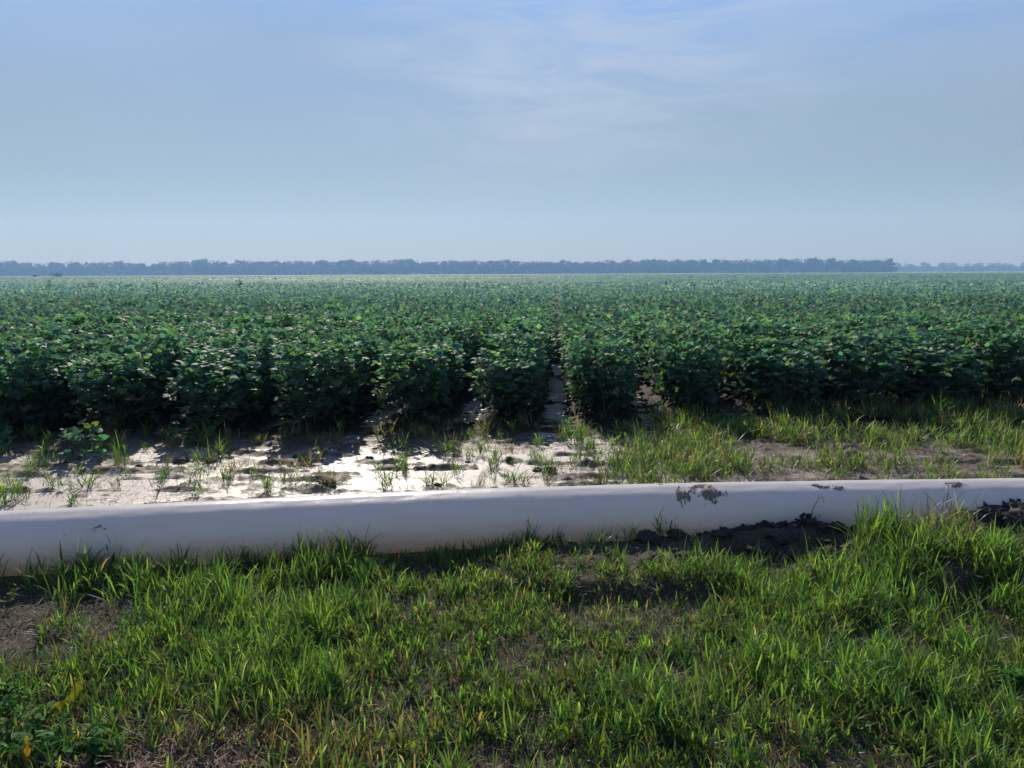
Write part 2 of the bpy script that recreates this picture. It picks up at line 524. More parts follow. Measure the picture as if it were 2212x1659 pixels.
def pipe_point(x, th, dr=0.0):
    """th: 0 = top, positive towards the camera side"""
    yc = pipe_y(x)
    dx = 0.05
    t = (pipe_y(x + dx) - pipe_y(x - dx)) / (2 * dx)
    l = np.sqrt(1 + t * t); nxx = t / l; nyy = -1 / l      # side facing the camera
    wr = 0.0065 * (fbm(x * 6.0 + th * 2.5, th * 3.6, 91, 5, .6) - .5) * (0.35 + np.exp(-((th - .2) / .5) ** 2))  + 0.0030 * (fbm(x * 0.9, th * 0.8, 92, 2) - .5)
    seam = 0.0025 * np.exp(-((fbm(x * 1.1, th * 0 + 2, 95, 2) - .5) * 3) ** 2) * np.exp(-((th - 0.35) / 0.10) ** 2)
    r = PR + dr + wr - seam
    sag = 1 + 0.02 * np.sin(x * 0.7)
    return np.stack([x + nxx * r * np.sin(th), yc + nyy * r * np.sin(th) * 1.01, PR * 0.99 + r * np.cos(th) * 0.985], -1)


TH = np.linspace(0, 2 * math.pi, NS, endpoint=False)
XX, TT = np.meshgrid(pxs, TH, indexing='ij')
TTs = np.where(TT > math.pi, TT - 2 * math.pi, TT)
V = pipe_point(XX, TTs)
idx = np.arange(XX.size).reshape(XX.shape)
i1 = np.roll(idx, -1, axis=1)
F = np.stack([idx[:-1], idx[1:], i1[1:], i1[:-1]], -1).reshape(-1, 4)
me = new_mesh("irrigation_pipe", V.reshape(-1, 3), F, np.full(len(F), 4), None, True)
PIPE = tag(link("irrigation_pipe", me, M_PIPE), "long fat white plastic irrigation pipe lying across the verge in front of the crop", "pipe")


def pipe_th(px, py):
    """x and angle on the pipe seen at a pixel"""
    d = CAMR @ Vector((px - CX, -(py - CY), -FPX)); d.normalize()
    o = Vector((0, 0, H)); best = None
    t = 3.0
    while t < 8:
        q = o + d * t
        yc = float(pipe_y(q.x)); dy = q.y - yc; dz = q.z - PR
        r = math.hypot(dy, dz)
        if r <= PR + .002: return q.x, math.atan2(-dy, dz)
        t += 0.004
    return q.x, 0.0


def mud_patch(px, py, wpx, hpx, thr, seed, label):
    x0, t0 = pipe_th(px, py)
    sx = wpx / FPX * 4.8 / 2; st = hpx / FPX * 4.8 / 2 / PR * 1.2
    st = max(st, .12)
    n = 70; m = 46
    u = np.linspace(-1.2, 1.2, n); w = np.linspace(-1.2, 1.2, m)
    U, W = np.meshgrid(u, w, indexing='ij')
    # slanting lower lobe, as splashed
    den = fbm(U * 3.2 + seed, W * 2.6 + U * 1.5, seed, 5, 0.62) - 0.42 * (U * U + (W - 0.25 * U) ** 2) - thr
    th = np.clip(den * 6, 0, 1)
    dr = 0.0015 + 0.006 * th * fbm(U * 9, W * 9, seed + 5, 3)
    P = pipe_point(x0 + U * sx, np.clip(t0 + W * st, -1.2, 1.4), 0.0) 
    P2 = pipe_point(x0 + U * sx, np.clip(t0 + W * st, -1.2, 1.4), dr)
    keep = den[:-1, :-1] > 0
    idx = np.arange(n * m).reshape(n, m)
    F = np.stack([idx[:-1, :-1], idx[1:, :-1], idx[1:, 1:], idx[:-1, 1:]], -1)[keep]
    if len(F) == 0: return
    me = new_mesh("mud_splash", P2.reshape(-1, 3), F, np.full(len(F), 4), None, True)
    o = link("mud_splash", me, M_MUDSPOT, PIPE)
    o["label"] = label


mud_patch(1522, 1060, 98, 58, 0.35, 3, "largest brown splash of drying mud on the top of the white pipe")
mud_patch(1470, 1066, 46, 60, 0.40, 9, "small speckled mud splash just left of the largest one")
mud_patch(1770, 1048, 50, 22, 0.36, 14, "thin streak of mud on the top of the pipe")
mud_patch(1808, 1052, 44, 20, 0.38, 19, "thin streak of mud on the top of the pipe")
mud_patch(2058, 1043, 56, 24, 0.35, 25, "dark crumbs of mud on the top of the pipe near its right end")
mud_patch(1300, 1045, 16, 6, 0.40, 31, "tiny fleck of mud on the top of the pipe")
mud_patch(210, 1135, 40, 20, 0.50, 37, "faint scuff on the side of the pipe")

# ------------------------------------------------------------------ soil clods
def clod_mesh(seed, name="soil_clod"):
    import bmesh
    bm = bmesh.new(); bmesh.ops.create_icosphere(bm, subdivisions=4, radius=1.0)
    v = np.array([q.co[:] for q in bm.verts])
    f = np.array([[q.index for q in p.verts] for p in bm.faces]); bm.free()
    n = fbm(v[:, 0] * 1.6 + seed, v[:, 1] * 1.6 + v[:, 2] * 1.1, seed, 3) + fbm(v[:, 2] * 1.8, v[:, 0] * 1.1 - seed, seed + 4, 3)
    fine = fbm(v[:, 0] * 6 + v[:, 2] * 5, v[:, 1] * 6 - v[:, 2] * 4, seed + 8, 3, .6)
    r = 0.50 + 0.5 * n + 0.75 * (np.abs(fine - .5) * 2 - .25)
    v = v * r[:, None]; v[:, 2] *= 0.72
    return new_mesh(name, v, f, np.full(len(f), 3), None, False)


CLODS = [clod_mesh(s) for s in (3, 8, 15, 22, 31)]


def clod(px, py, wpx, label, group, z=None, dy=0.0):
    x, y = ground_at(px, py, 0.0 if z is None else z)
    y += dy
    zz = float(terrain(x, y)) if z is None else z
    s = wpx / FPX * math.hypot(x, y) / 2
    o = link("soil_clod", random.choice(CLODS), M_CLOD, loc=(x, y, zz + s * 0.25))
    o.scale = (s * random.uniform(.85, 1.2), s * random.uniform(.8, 1.1), s * random.uniform(.75, 1.05))
    o.rotation_euler = (0, 0, random.uniform(0, 6.28))
    tag(o, label, "soil clod", group)


G1 = "dark soil clods heaped against the pipe"
L1 = "dark lump of soil heaped against the right half of the white pipe"
for (px, py, w, z) in [(1480, 1182, 50, .04), (1525, 1168, 54, .05), (1560, 1160, 58, .08), (1600, 1150, 60, .10), (1645, 1140, 64, .13),
                       (1690, 1130, 60, .15), (1735, 1128, 64, .16), (1765, 1125, 50, .17), (1800, 1145, 48, .12), (1625, 1175, 60, .06), (1700, 1165, 66, .08),
                       (1430, 1178, 40, .05), (1390, 1185, 36, .04), (1850, 1160, 44, .10), (1560, 1195, 50, .03), (1660, 1190, 50, .05),
                       (2090, 1128, 56, .18), (2140, 1118, 60, .20), (2185, 1112, 60, .21), (2205, 1140, 60, .18), (2110, 1155, 50, .15), (1900, 1170, 46, .08),
                       (1300, 1188, 34, .03), (1340, 1190, 34, .03), (1230, 1185, 30, .03), (1180, 1190, 34, .02)]:
    clod(px, py, w * 1.12, L1, G1, z * .85)
for i in range(46):
    x = random.choice([random.uniform(.5, 2.1), random.uniform(.9, 2.0), random.uniform(2.4, 3.6)])
    y = float(pipe_y(x)) - random.uniform(.16, .62)
    zz = float(terrain(x, y)); sz = random.uniform(.022, .065)
    o = link("soil_clod", random.choice(CLODS), M_CLOD, loc=(x, y, zz + sz * .2))
    o.scale = (sz * random.uniform(.85, 1.3), sz, sz * random.uniform(.7, 1.0)); o.rotation_euler = (random.uniform(-.4, .4), random.uniform(-.4, .4), random.uniform(0, 6.28))
    tag(o, L1, "soil clod", G1)
G2 = "dark clods standing out of the wet mud"
for (px, py, w) in [(797, 992, 34), (583, 1002, 20), (970, 1052, 26), (945, 1052, 30), (708, 1053, 70), (700, 985, 30), (640, 990, 30), (1190, 1022, 44), (1160, 1018, 40),
                    (810, 972, 22), (150, 985, 30), (255, 1040, 22), (390, 1000, 50), (455, 1000, 36), (880, 985, 30), (1010, 1000, 26), (300, 1010, 24), (1100, 1000, 26)]:
    clod(px, py, w * .55, "small dark clod sticking out of the shining wet mud behind the pipe", G2)

# ------------------------------------------------------------------ grass
GREENS = np.array([[0.090, 0.180, 0.045], [0.125, 0.225, 0.050], [0.065, 0.140, 0.048], [0.155, 0.235, 0.055], [0.095, 0.145, 0.055]])
STRAWS = np.array([[0.26, 0.21, 0.14], [0.17, 0.125, 0.085], [0.34, 0.29, 0.21], [0.12, 0.080, 0.055]])


def tillers(bag, x, y, z, hgt, green, leafn=4, fold=True, segs=5, spread=1.0, wd=1.0):
    """each tiller is a short culm with leaves parting from it"""
    n = len(x)
    if n == 0: return
    p = np.stack([x, y, z], 1)
    az = RNG.uniform(0, 2 * math.pi, n); lean = np.abs(RNG.normal(0.20, 0.22, n)) * spread
    ci = RNG.integers(0, len(GREENS), n)
    base = GREENS[ci] * RNG.uniform(.55, 1.45, (n, 1))
    dry = STRAWS[RNG.integers(0, len(STRAWS), n)]
    isdry = RNG.random(n) > green
    base = np.where(isdry[:, None], dry * RNG.uniform(.6, 1.1, (n, 1)), base)
    # culm
    cl = hgt * RNG.uniform(.35, .6, n)
    blades(bag, p, az, lean, cl, 0.0028 * wd, 0.1, base * 0.8, segs=2, fold=False, taper=0.1)
    for k in range(leafn):
        f = (k + RNG.random(n)) / leafn
        q = p + np.stack([np.cos(az) * np.sin(lean), np.sin(az) * np.sin(lean), np.cos(lean)], 1) * (cl * f)[:, None]
        a2 = RNG.uniform(0, 2 * math.pi, n)
        t2 = np.clip(RNG.normal(0.72, 0.34, n) * (1.2 - 0.7 * f), 0.03, 1.5) * spread
        L = hgt * RNG.uniform(.45, .95, n)
        keep = RNG.random(n) < (0.92 if k else 1.0)
        cu = RNG.normal(0.6, 0.45, n)
        blades(bag, q[keep], a2[keep], t2[keep], L[keep], (RNG.uniform(.0040, .0095, n) * wd)[keep], cu[keep],
               base[keep] * RNG.uniform(.85, 1.2, (int(keep.sum()), 1)), segs=segs, fold=fold)


def bare_mask(x, y):
    """0 bare .. 1 full cover for the verge on the camera side of the pipe"""
    m = np.ones_like(x)
    m *= 1 - 0.97 * np.exp(-(((x + 2.65) / 1.10) ** 2 + ((y - 3.35) / 0.72) ** 2) ** 2.5)     # bare dark soil, left
    m *= 1 - 0.8 * np.exp(-(((x + 3.0) / 0.7) ** 2 + ((y - 3.6) / 0.3) ** 2))
    m *= 1 - 0.97 * np.exp(-(((x + 1.0) / 0.42) ** 2 + ((y - 2.25) / 0.40) ** 2) ** 1.5)    # straw patch
    m *= 1 - 0.85 * np.exp(-(((x - 1.72) / 0.22) ** 2 + ((y - 3.72) / 0.16) ** 2))            # sandy patch
    m *= 1 - 0.75 * np.exp(-(((x - 0.62) / 0.30) ** 2 + ((y - 2.95) / 0.25) ** 2))
    m *= 1 - 0.7 * np.exp(-(((x - 1.6) / 0.35) ** 2 + ((y - 3.35) / 0.12) ** 2))
    m *= 1 - 0.6 * np.exp(-(((x - 1.35) / 0.5) ** 2 + ((y - 2.6) / 0.15) ** 2))
    m *= 1 - sstep(-0.80, -0.55, y - pipe_y(x)) * sstep(-0.1, 0.5, x) * (1 - .8 * np.exp(-(((x - 2.75) / .55) ** 2 + ((y - 3.95) / .22) ** 2)))                         # bank
    m *= 1 - sstep(-0.26, -0.12, y - pipe_y(x))
    return m


bag = Bag()
NC = 5200
cx = RNG.uniform(-4.6, 4.6, NC * 3); cy = RNG.uniform(1.55, 4.5, NC * 3)
dens = bare_mask(cx, cy) * (0.22 + 1.1 * sstep(0.36, 0.64, fbm(cx * 1.9, cy * 2.2, 61, 3)))
k = RNG.random(len(cx)) < dens * 1.12
cx, cy = cx[k], cy[k]
lush = sstep(0.40, 0.62, fbm(cx * 0.9 + 5, cy * 1.1, 67, 3)) * (1 - .8 * sstep(.9, 1.5, -cx) * (1 - sstep(3.0, 3.8, cy)))
ch = (0.062 + 0.078 * lush) * RNG.uniform(.55, 1.6, len(cx))
ntil = RNG.integers(1, 9, len(cx))
tx_ = np.repeat(cx, ntil) + RNG.normal(0, .028, ntil.sum()); ty_ = np.repeat(cy, ntil) + RNG.normal(0, .028, ntil.sum())
th_ = np.repeat(ch, ntil) * RNG.uniform(.6, 1.15, ntil.sum())
gr_ = 0.98 - 0.14 * (1 - np.repeat(lush, ntil)) - 0.75 * np.exp(-(((tx_ + .75) / .5) ** 2 + ((ty_ - 2.35) / .25) ** 2))
k = np.abs(tx_) < 4.7
tillers(bag, tx_[k], ty_[k], terrain(tx_[k], ty_[k]) - .004, th_[k], gr_[k])
print("verge tillers", k.sum())
# short undergrowth
NU = 70000
ux = RNG.uniform(-4.4, 4.4, NU); uy = RNG.uniform(1.7, 4.4, NU)
k = RNG.random(NU) < (0.1 + 0.9 * bare_mask(ux, uy)) * (0.35 + 0.65 * fbm(ux * 3, uy * 3, 71, 2))
ux, uy = ux[k], uy[k]; n = len(ux)
blades(bag, np.stack([ux, uy, terrain(ux, uy) - .002], 1), RNG.uniform(0, 6.28, n), RNG.uniform(.1, 1.1, n), RNG.uniform(.025, .085, n),
       RNG.uniform(.002, .005, n), RNG.normal(.4, .4, n), np.where(RNG.random((n, 1)) < .72, GREENS[RNG.integers(0, 5, n)], STRAWS[RNG.integers(0, 4, n)] * .7) * RNG.uniform(.5, 1.1, (n, 1)), segs=3, fold=False)
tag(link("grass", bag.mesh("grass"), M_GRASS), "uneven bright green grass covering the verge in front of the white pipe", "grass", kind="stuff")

# dry litter on the verge
bag = Bag()
NL = 60000
lx = RNG.uniform(-4.4, 4.4, NL); ly = RNG.uniform(1.7, 4.4, NL)
pw = 0.34 + 0.35 * sstep(.45, .65, fbm(lx * 2.2, ly * 2.2, 81, 3)) + 1.0 * np.exp(-(((lx + .92) / .45) ** 2 + ((ly - 2.40) / .2) ** 2)) + .35 * np.exp(-(((lx + 2.2) / .8) ** 2 + ((ly - 3.4) / .5) ** 2))
k = RNG.random(NL) < pw
lx, ly = lx[k], ly[k]; n = len(lx)
blades(bag, np.stack([lx, ly, terrain(lx, ly) + RNG.uniform(0, .012, n)], 1), RNG.uniform(0, 6.28, n), RNG.normal(1.45, .15, n), RNG.uniform(.03, .11, n),
       RNG.uniform(.0015, .0045, n), RNG.normal(0, .5, n), STRAWS[RNG.integers(0, 4, n)] * RNG.uniform(.4, 1.15, (n, 1)), segs=3, fold=False, taper=.4)
xs_ = RNG.normal(-.98, .24, 2600); ys_ = RNG.normal(2.42, .13, 2600)
n = 2600  # straw patch
blades(bag, np.stack([xs_, ys_, terrain(xs_, ys_) + RNG.uniform(0, .03, n)], 1), RNG.uniform(0, 6.28, n), RNG.normal(1.3, .25, n), RNG.uniform(.03, .10, n),
       RNG.uniform(.003, .007, n), RNG.normal(0, .5, n), STRAWS[RNG.integers(0, 3, n)] * np.array([1.25, 1.05, .98]) * RNG.uniform(.5, 1.8, (n, 1)), segs=3, fold=False, taper=.4)
tag(link("dry_litter", bag.mesh("dry_litter"), M_STRAW), "brown dead stalks and straw lying among the verge grass", "straw", kind="stuff")

# grass growing on the drier mud at the right, beyond the pipe
bag = Bag()
NG = 9000
x = RNG.uniform(-1.0, 8.0, NG); y = RNG.uniform(4.9, 9.6, NG)
cov = sstep(0.3, 1.5, x - 0.25 * (y - 6)) * (0.08 + 0.95 * sstep(0.44, 0.60, fbm(x * 1.25 + 2, y * 1.9, 88, 3)))
cov *= 1 - .85 * np.exp(-(((x - 3.2) / .8) ** 2 + ((y - 6.9) / .35) ** 2)) 
cov *= 1 - .9 * np.exp(-(((x - 2.35) / .45) ** 2 + ((y - 5.75) / .35) ** 2))
cov *= (1 - sstep(-.3, .5, y - field_front(x))) * sstep(.22, .5, y - pipe_y(np.clip(x, -9, 9)))
k = RNG.random(NG) < cov * .75
x, y = x[k], y[k]
nt_ = RNG.integers(3, 9, len(x))
tx_ = np.repeat(x, nt_) + RNG.normal(0, .045, nt_.sum()); ty_ = np.repeat(y, nt_) + RNG.normal(0, .045, nt_.sum())
tillers(bag, tx_, ty_, terrain(tx_, ty_) - .004, np.repeat(RNG.uniform(.07, .24, len(x)), nt_) * RNG.uniform(.6, 1.1, nt_.sum()), 0.78, fold=False, segs=4, wd=1.1, spread=1.25)
n = 5200
x = RNG.uniform(.3, 8, n); y = RNG.uniform(4.95, 9.3, n)
k = (RNG.random(n) < .7 * sstep(.4, .62, fbm(x * 1.5, y * 2.2, 99, 3)))
x, y = x[k], y[k]; n = len(x)
blades(bag, np.stack([x, y, terrain(x, y)], 1), RNG.uniform(0, 6.28, n), RNG.uniform(.3, 1.5, n), RNG.uniform(.04, .13, n), .004, RNG.normal(.3, .4, n),
       STRAWS[RNG.integers(0, 4, n)] * RNG.uniform(.3, .7, (n, 1)), segs=3, fold=False)
n = 26000
x = RNG.uniform(-6, 4, n); y = RNG.uniform(4.8, 8.6, n)
k = (y > pipe_y(x) + .25) & (RNG.random(n) < .10 + .8 * sstep(.45, .65, fbm(x * 1.8, y * 3.2, 199, 3)))
x, y = x[k], y[k]; n = len(x)
blades(bag, np.stack([x, y, terrain(x, y).clip(WL) + .002], 1), RNG.uniform(0, 6.28, n), RNG.uniform(.9, 1.6, n), RNG.uniform(.02, .09, n), .004, RNG.normal(0, .5, n),
       STRAWS[RNG.integers(0, 4, n)] * RNG.uniform(.15, .5, (n, 1)), segs=3, fold=False)
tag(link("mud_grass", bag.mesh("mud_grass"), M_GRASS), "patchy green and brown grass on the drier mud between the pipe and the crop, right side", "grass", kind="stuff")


# ------------------------------------------------------------------ single tufts
def tuft_mesh(nt, hgt, green, rad, leafn=4, name="grass_tuft", fold=True, wd=1.0, spread=1.0):
    b = Bag()
    a = RNG.uniform(0, 6.28, nt); r = rad * np.sqrt(RNG.random(nt))
    tillers(b, r * np.cos(a), r * np.sin(a), np.full(nt, -.005), hgt * RNG.uniform(.6, 1.1, nt), green, leafn, fold=fold, wd=wd, spread=spread)
    return b.mesh(name)


TUFT_G = [tuft_mesh(int(RNG.integers(6, 14)), 1.0 * .2, .95, .05, fold=False) for _ in range(7)]      # ~0.2 m
TUFT_B = [tuft_mesh(int(RNG.integers(10, 18)), .2, .25, .07, fold=False, wd=.7) for _ in range(4)]
TUFT_D = [tuft_mesh(26, .2, .93, .10, 5, spread=1.1) for _ in range(3)]


TUFT_BIG = [tuft_mesh(46, .2, .96, .09, 5, fold=False, spread=.9) for _ in range(2)]
TUFT_DRY = [tuft_mesh(60, .2, .0, .12, 3, fold=False, wd=.55, spread=1.0) for _ in range(2)]


def put_tuft(px, py, hpx, kind, label, cat="grass tuft", group=None, name="grass_tuft", z=None, wide=1.0):
    x, y = ground_at(px, py, 0.0 if z is None else z)
    d = math.hypot(x, y)
    s = hpx / FPX * d / 0.24
    me_ = random.choice({'g': TUFT_G, 'b': TUFT_B, 'd': TUFT_D, 'G': TUFT_BIG, 'w': TUFT_DRY}[kind])
    o = link(name, me_, M_GRASS, loc=(x, y, float(terrain(x, y))))
    o.scale = (s * wide, s * wide, s); o.rotation_euler = (0, 0, random.uniform(0, 6.28))
    return tag(o, label, cat, group)


put_tuft(440, 955, 78, 'g', "bushy green grass tuft against the dark crop, above the left part of the shining mud", wide=1.3)
put_tuft(650, 945, 55, 'b', "olive brown weedy tuft at the edge of the crop right of the bushy green tuft")
put_tuft(840, 965, 82, 'b', "large brown tangled tuft at the crop edge in the middle of the mud", wide=1.3)
put_tuft(235, 945, 42, 'b', "low brown weedy tuft beside the young soybean plant", wide=1.6)
put_tuft(265, 1015, 75, 'g', "thin upright grass sprout in the left mud, taller than its neighbours", wide=.6)
put_tuft(187, 1055, 58, 'g', "spiky green grass tuft in the mud just left of centre of the left half", wide=1.2)
put_tuft(25, 1085, 62, 'd', "broad bright green tuft at the left edge of the picture behind the pipe")
put_tuft(160, 1088, 48, 'g', "wide green tuft touching the far side of the pipe near the left edge", wide=1.5)
put_tuft(425, 1072, 60, 'g', "tall loose green tuft right behind the pipe left of the shine", wide=1.3)
put_tuft(575, 1068, 55, 'g', "green tuft right behind the pipe in the middle of the shine", wide=1.1)
put_tuft(710, 1058, 62, 'b', "upright brown stubble tuft standing on a dark clod in the shining mud")
put_tuft(1040, 985, 60, 'g', "olive tuft in the mouth of the wet furrow left of the brightest one")
put_tuft(1240, 960, 85, 'd', "yellow green tuft filling the mouth of the bright wet furrow", wide=.8)
put_tuft(1170, 965, 50, 'g', "dark thin tuft in front of the soybean row between the two wet furrows")
put_tuft(1330, 945, 55, 'g', "green tuft at the end of the row right of the bright furrow", wide=1.3)
put_tuft(1895, 1190, 128, 'G', "tall arching green tuft in front of the right part of the white pipe", wide=.9, z=.10)
put_tuft(2085, 1120, 66, 'g', "slender green tuft reaching over the pipe near its right end", z=.2)
put_tuft(2035, 1158, 92, 'w', "dry red brown bushy weed in front of the pipe at the right", z=.16, wide=1.4, name="dry_weed", cat="dry weed")
put_tuft(1618, 1140, 70, 'g', "narrow dark green sprout on the soil heap in front of the pipe", z=.12, wide=.6)
put_tuft(205, 1245, 105, 'G', "dark shaded grass tuft pressed against the near side of the pipe at the left", wide=1.3)
put_tuft(100, 1245, 75, 'g', "bright green upright tuft left of the dark shaded tuft by the pipe", wide=.8)
put_tuft(1160, 1180, 55, 'g', "dark arching sprout against the middle of the pipe", wide=1.3)
put_tuft(1270, 1178, 66, 'g', "dark sprout with long leaves against the pipe right of its middle", wide=1.3)
put_tuft(360, 1220, 50, 'g', "shaded sprout with seed heads leaning on the pipe", wide=1.3)
G3 = "thin grass tufts dotted over the shining mud"
L3 = "thin olive green grass tuft dotted on the shining wet mud between pipe and crop"
cnt = 0
while cnt < 170:
    px = random.uniform(-150, 1480); py = random.uniform(945, 1062)
    x, y = ground_at(px, py)
    if y < float(pipe_y(x)) + .3 or y > float(field_front(x)) - .1: continue
    if px < 900 and random.random() < .35: continue
    put_tuft(px, py, random.uniform(22, 62), random.choice('ggggb'), L3, group=G3, wide=random.uniform(.8, 1.4)); cnt += 1
G4 = "brownish tufts at the foot of the crop rows"
for i in range(90):
    px = random.uniform(200, 2300); x, y = ground_at(px, 930)
    py = 932 - (px - 1106) * .028 + random.uniform(-18, 26)
    put_tuft(px, py, random.uniform(25, 60), random.choice('bbg'), "brownish grass tuft at the foot of the dark soybean rows", group=G4)
G5 = "grass sprouts against the near side of the pipe"
for i in range(30):
    x = random.uniform(-1.9, 1.0) if i % 4 else random.uniform(-3.4, -1.9)
    y = float(pipe_y(x)) - random.uniform(.14, .30)
    o = link("grass_tuft", random.choice(TUFT_G), M_GRASS, loc=(x, y, float(terrain(x, y))))
    s = random.uniform(.4, .95); o.scale = (s, s, s); o.rotation_euler = (0, 0, random.uniform(0, 6.28))
    tag(o, "small grass sprout growing against the near side of the white pipe", "grass tuft", G5)
for i in range(26):
    x = random.uniform(.4, 3.6)
    y = float(pipe_y(x)) - random.uniform(.3, .75)
    o = link("grass_tuft", random.choice(TUFT_G), M_GRASS, loc=(x, y, float(terrain(x, y))))
    s = random.uniform(.45, 1.0); o.scale = (s, s, s); o.rotation_euler = (0, 0, random.uniform(0, 6.28))
    tag(o, "grass sprout on the dark soil heap in front of the right half of the pipe", "grass tuft", "grass sprouts on the soil heap")

# ------------------------------------------------------------------ soybean plants
SOYG = np.array([[0.050, 0.115, 0.092], [0.060, 0.135, 0.096], [0.042, 0.098, 0.088], [0.095, 0.175, 0.075]])  # blue of the hazy veil is mixed into these greens


def soy_trifoliates(bag, P, az, size, up=0.5, young=False):
    """three leaflets at every point"""
    n = len(P)
    lift = RNG.normal(.35, .55, n); roll = RNG.normal(0, .6, n)
    col = SOYG[RNG.integers(0, 4, n)] * RNG.uniform(.7, 1.3, (n, 1))
    yel = RNG.random(n) < .010
    col[yel] = np.array([.17, .18, .05]) * RNG.uniform(.6, 1.1, (int(yel.sum()), 1))
    for da in (0, 1.25, -1.25):
        m = len(P)
        low_shade = (.48 + .68 * sstep(.15, .75, P[:, 2]))[:, None] if not young else 1.15  # shade put into the colour of low leaves; young plants skip it
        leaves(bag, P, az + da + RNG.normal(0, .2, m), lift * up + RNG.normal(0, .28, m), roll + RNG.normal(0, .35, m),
               size * (1.0 if da == 0 else .88), col * low_shade * RNG.uniform(.88, 1.12, (m, 1)), widen=1.1)


def soy_plant(seed, hgt=.80, rad=.45, nleaf=270, size=.090):
    st = Bag(); lf = Bag()
    tube(st, [(0, 0, -.03), (.01, 0, hgt * .4), (-.01, .01, hgt * .85)], .007, .003, (.07, .10, .04))
    for b in range(7):
        a = RNG.uniform(0, 6.28); z0 = hgt * RNG.uniform(.08, .45)
        e = (rad * .75 * math.cos(a), rad * .75 * math.sin(a), min(hgt * .85, z0 + hgt * RNG.uniform(.3, .5)))
        tube(st, [(0, 0, z0), (e[0] * .5, e[1] * .5, (z0 + e[2]) * .5 - .02), e], .004, .002, (.07, .11, .04), 4)
    t = RNG.random(nleaf) ** .75
    z = hgt * (0.05 + .95 * t)
    prof = np.interp(z / hgt, [0, .15, .5, .8, 1.0], [.80, .95, 1.0, .97, .72])
    a = RNG.uniform(0, 6.28, nleaf); r = rad * prof * RNG.random(nleaf) ** .40
    P = np.stack([r * np.cos(a), r * np.sin(a), z], 1)
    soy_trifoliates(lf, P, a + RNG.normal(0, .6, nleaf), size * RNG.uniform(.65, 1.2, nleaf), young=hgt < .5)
    for i in range(0, nleaf, 3):
        q = P[i]; tube(lf, [(q[0] * .35, q[1] * .35, q[2] - .09), q], .0018, .0014, (.06, .12, .03), 3)
    root = thing("soybean_plant", (0, 0, 0), "", "soybean plant")
    link("stem", st.mesh("stem"), M_STEM, root)
    link("foliage", lf.mesh("foliage"), M_SOY, root)
    return root


PROTO = [soy_plant(i) for i in range(6)]
ORD = {1: "first", 2: "second", 3: "third", 4: "fourth", 5: "fifth", 6: "sixth", 7: "seventh", 8: "eighth"}
used = [False] * len(PROTO)


def row_name(k):
    if k >= 0: return f"the {ORD[k + 1]} row right of the bright furrow"
    return f"the {ORD[-k]} row left of the bright furrow"


def place_soy(x, y, rz, s, label, group):
    z = float(terrain(x, y)) - .01
    i = random.randrange(len(PROTO))
    if not used[i]:
        used[i] = True
        o = PROTO[i]; o.location = (x, y, z); o.rotation_euler = (0, 0, rz); o.scale = s
        o["label"] = label; o["group"] = group
        return o
    return dup(PROTO[i], (x, y, z), rz, s, label, group)


ROW_END = {}
NP = 20; DP = 0.30
for k in range(-8, 7):
    off = -.05 + (k + .5) * RS
    # where this row meets the front edge
    y0 = 8.45
    for _ in range(8):
        y0 = float(field_front(off + math.tan(ROW_AZ) * y0))
    y0 += random.uniform(-.12, .15)
    for j in range(NP):
        y = y0 + j * DP + random.uniform(-.04, .04)
        x = off + math.tan(ROW_AZ) * y + random.gauss(0, .035)
        hs = random.uniform(.84, 1.14) * (1.0 + .10 * (float(fbm(x * .5, y * .5, 123, 2)) - .5))
        if j == 0: hs *= .92
        ws = random.uniform(.92, 1.1)
        if k in (-3, -2, -1, 0, 1): ws *= .86 + .10 * (j > 8)
        if j == 0:
            lab = "soybean plant at the muddy end of " + row_name(k)
            place_soy(x, y, random.uniform(0, 6.28), (ws, ws, hs), lab, "soybean plants at the near ends of the rows")
        else:
            lab = "soybean plant inside " + row_name(k)
            place_soy(x, y, random.uniform(0, 6.28), (ws, ws, hs), lab, "soybean plants inside " + row_name(k))
    ROW_END[k] = y0 + NP * DP - .15

# young plant standing alone in the mud
x, y = ground_at(183, 1000)
YOUNG = soy_plant(77, .36, .17, 26, .085)
o = dup(YOUNG, (x, y, float(terrain(x, y)) - .01), 1.0, (.92, .85, 1.05), "small young soybean plant standing alone in the mud at the left", "")
if "group" in o: del o["group"]
x, y = ground_at(-3, 975)
o = YOUNG; o.location = (x, y, float(terrain(x, y)) - .01); o.scale = (.6, .6, .7); tag(o, "tiny bright seedling plant at the left edge in front of the crop")
if "group" in o: del o["group"]

# ------------------------------------------------------------------ the crop beyond
def canopy_h(x, y):
    off = row_off(x, y)
    ph = 0.5 - 0.5 * np.cos(2 * math.pi * (off + .05) / RS)
    h = .70 + .16 * ph ** .6 + .16 * (fbm(x * .8, y * .8, 131, 3) - .5) + .12 * (fbm(x * .06, y * .06, 133, 2) - .5)
    # the wheel track left open down one furrow
    g = np.exp(-((off + .05) / .11) ** 2) * sstep(12, 18, y) * (1 - sstep(60, 120, y))
    return h - .32 * g


def wedge(n, y0, y1, half, px=1.0):
    """points in a wedge in front of the camera, even per area"""
    u = RNG.random(n)
    y = np.sqrt(y0 ** 2 + u * (y1 ** 2 - y0 ** 2))
    x = RNG.uniform(-1, 1, n) * (half * y + 2.0)
    return x, y


bag = Bag()


def row_end_mask(x, y):
    off = row_off(x, y)
    k = np.floor((off + .05) / RS).astype(int)
    e = np.zeros_like(x)
    lim = {kk: v for kk, v in ROW_END.items()}
    for kk, v in lim.items():
        e = np.where(k == kk, v, e)
    e = np.where((k < -8) | (k > 6), field_front(x) - .05, e)
    return y > e


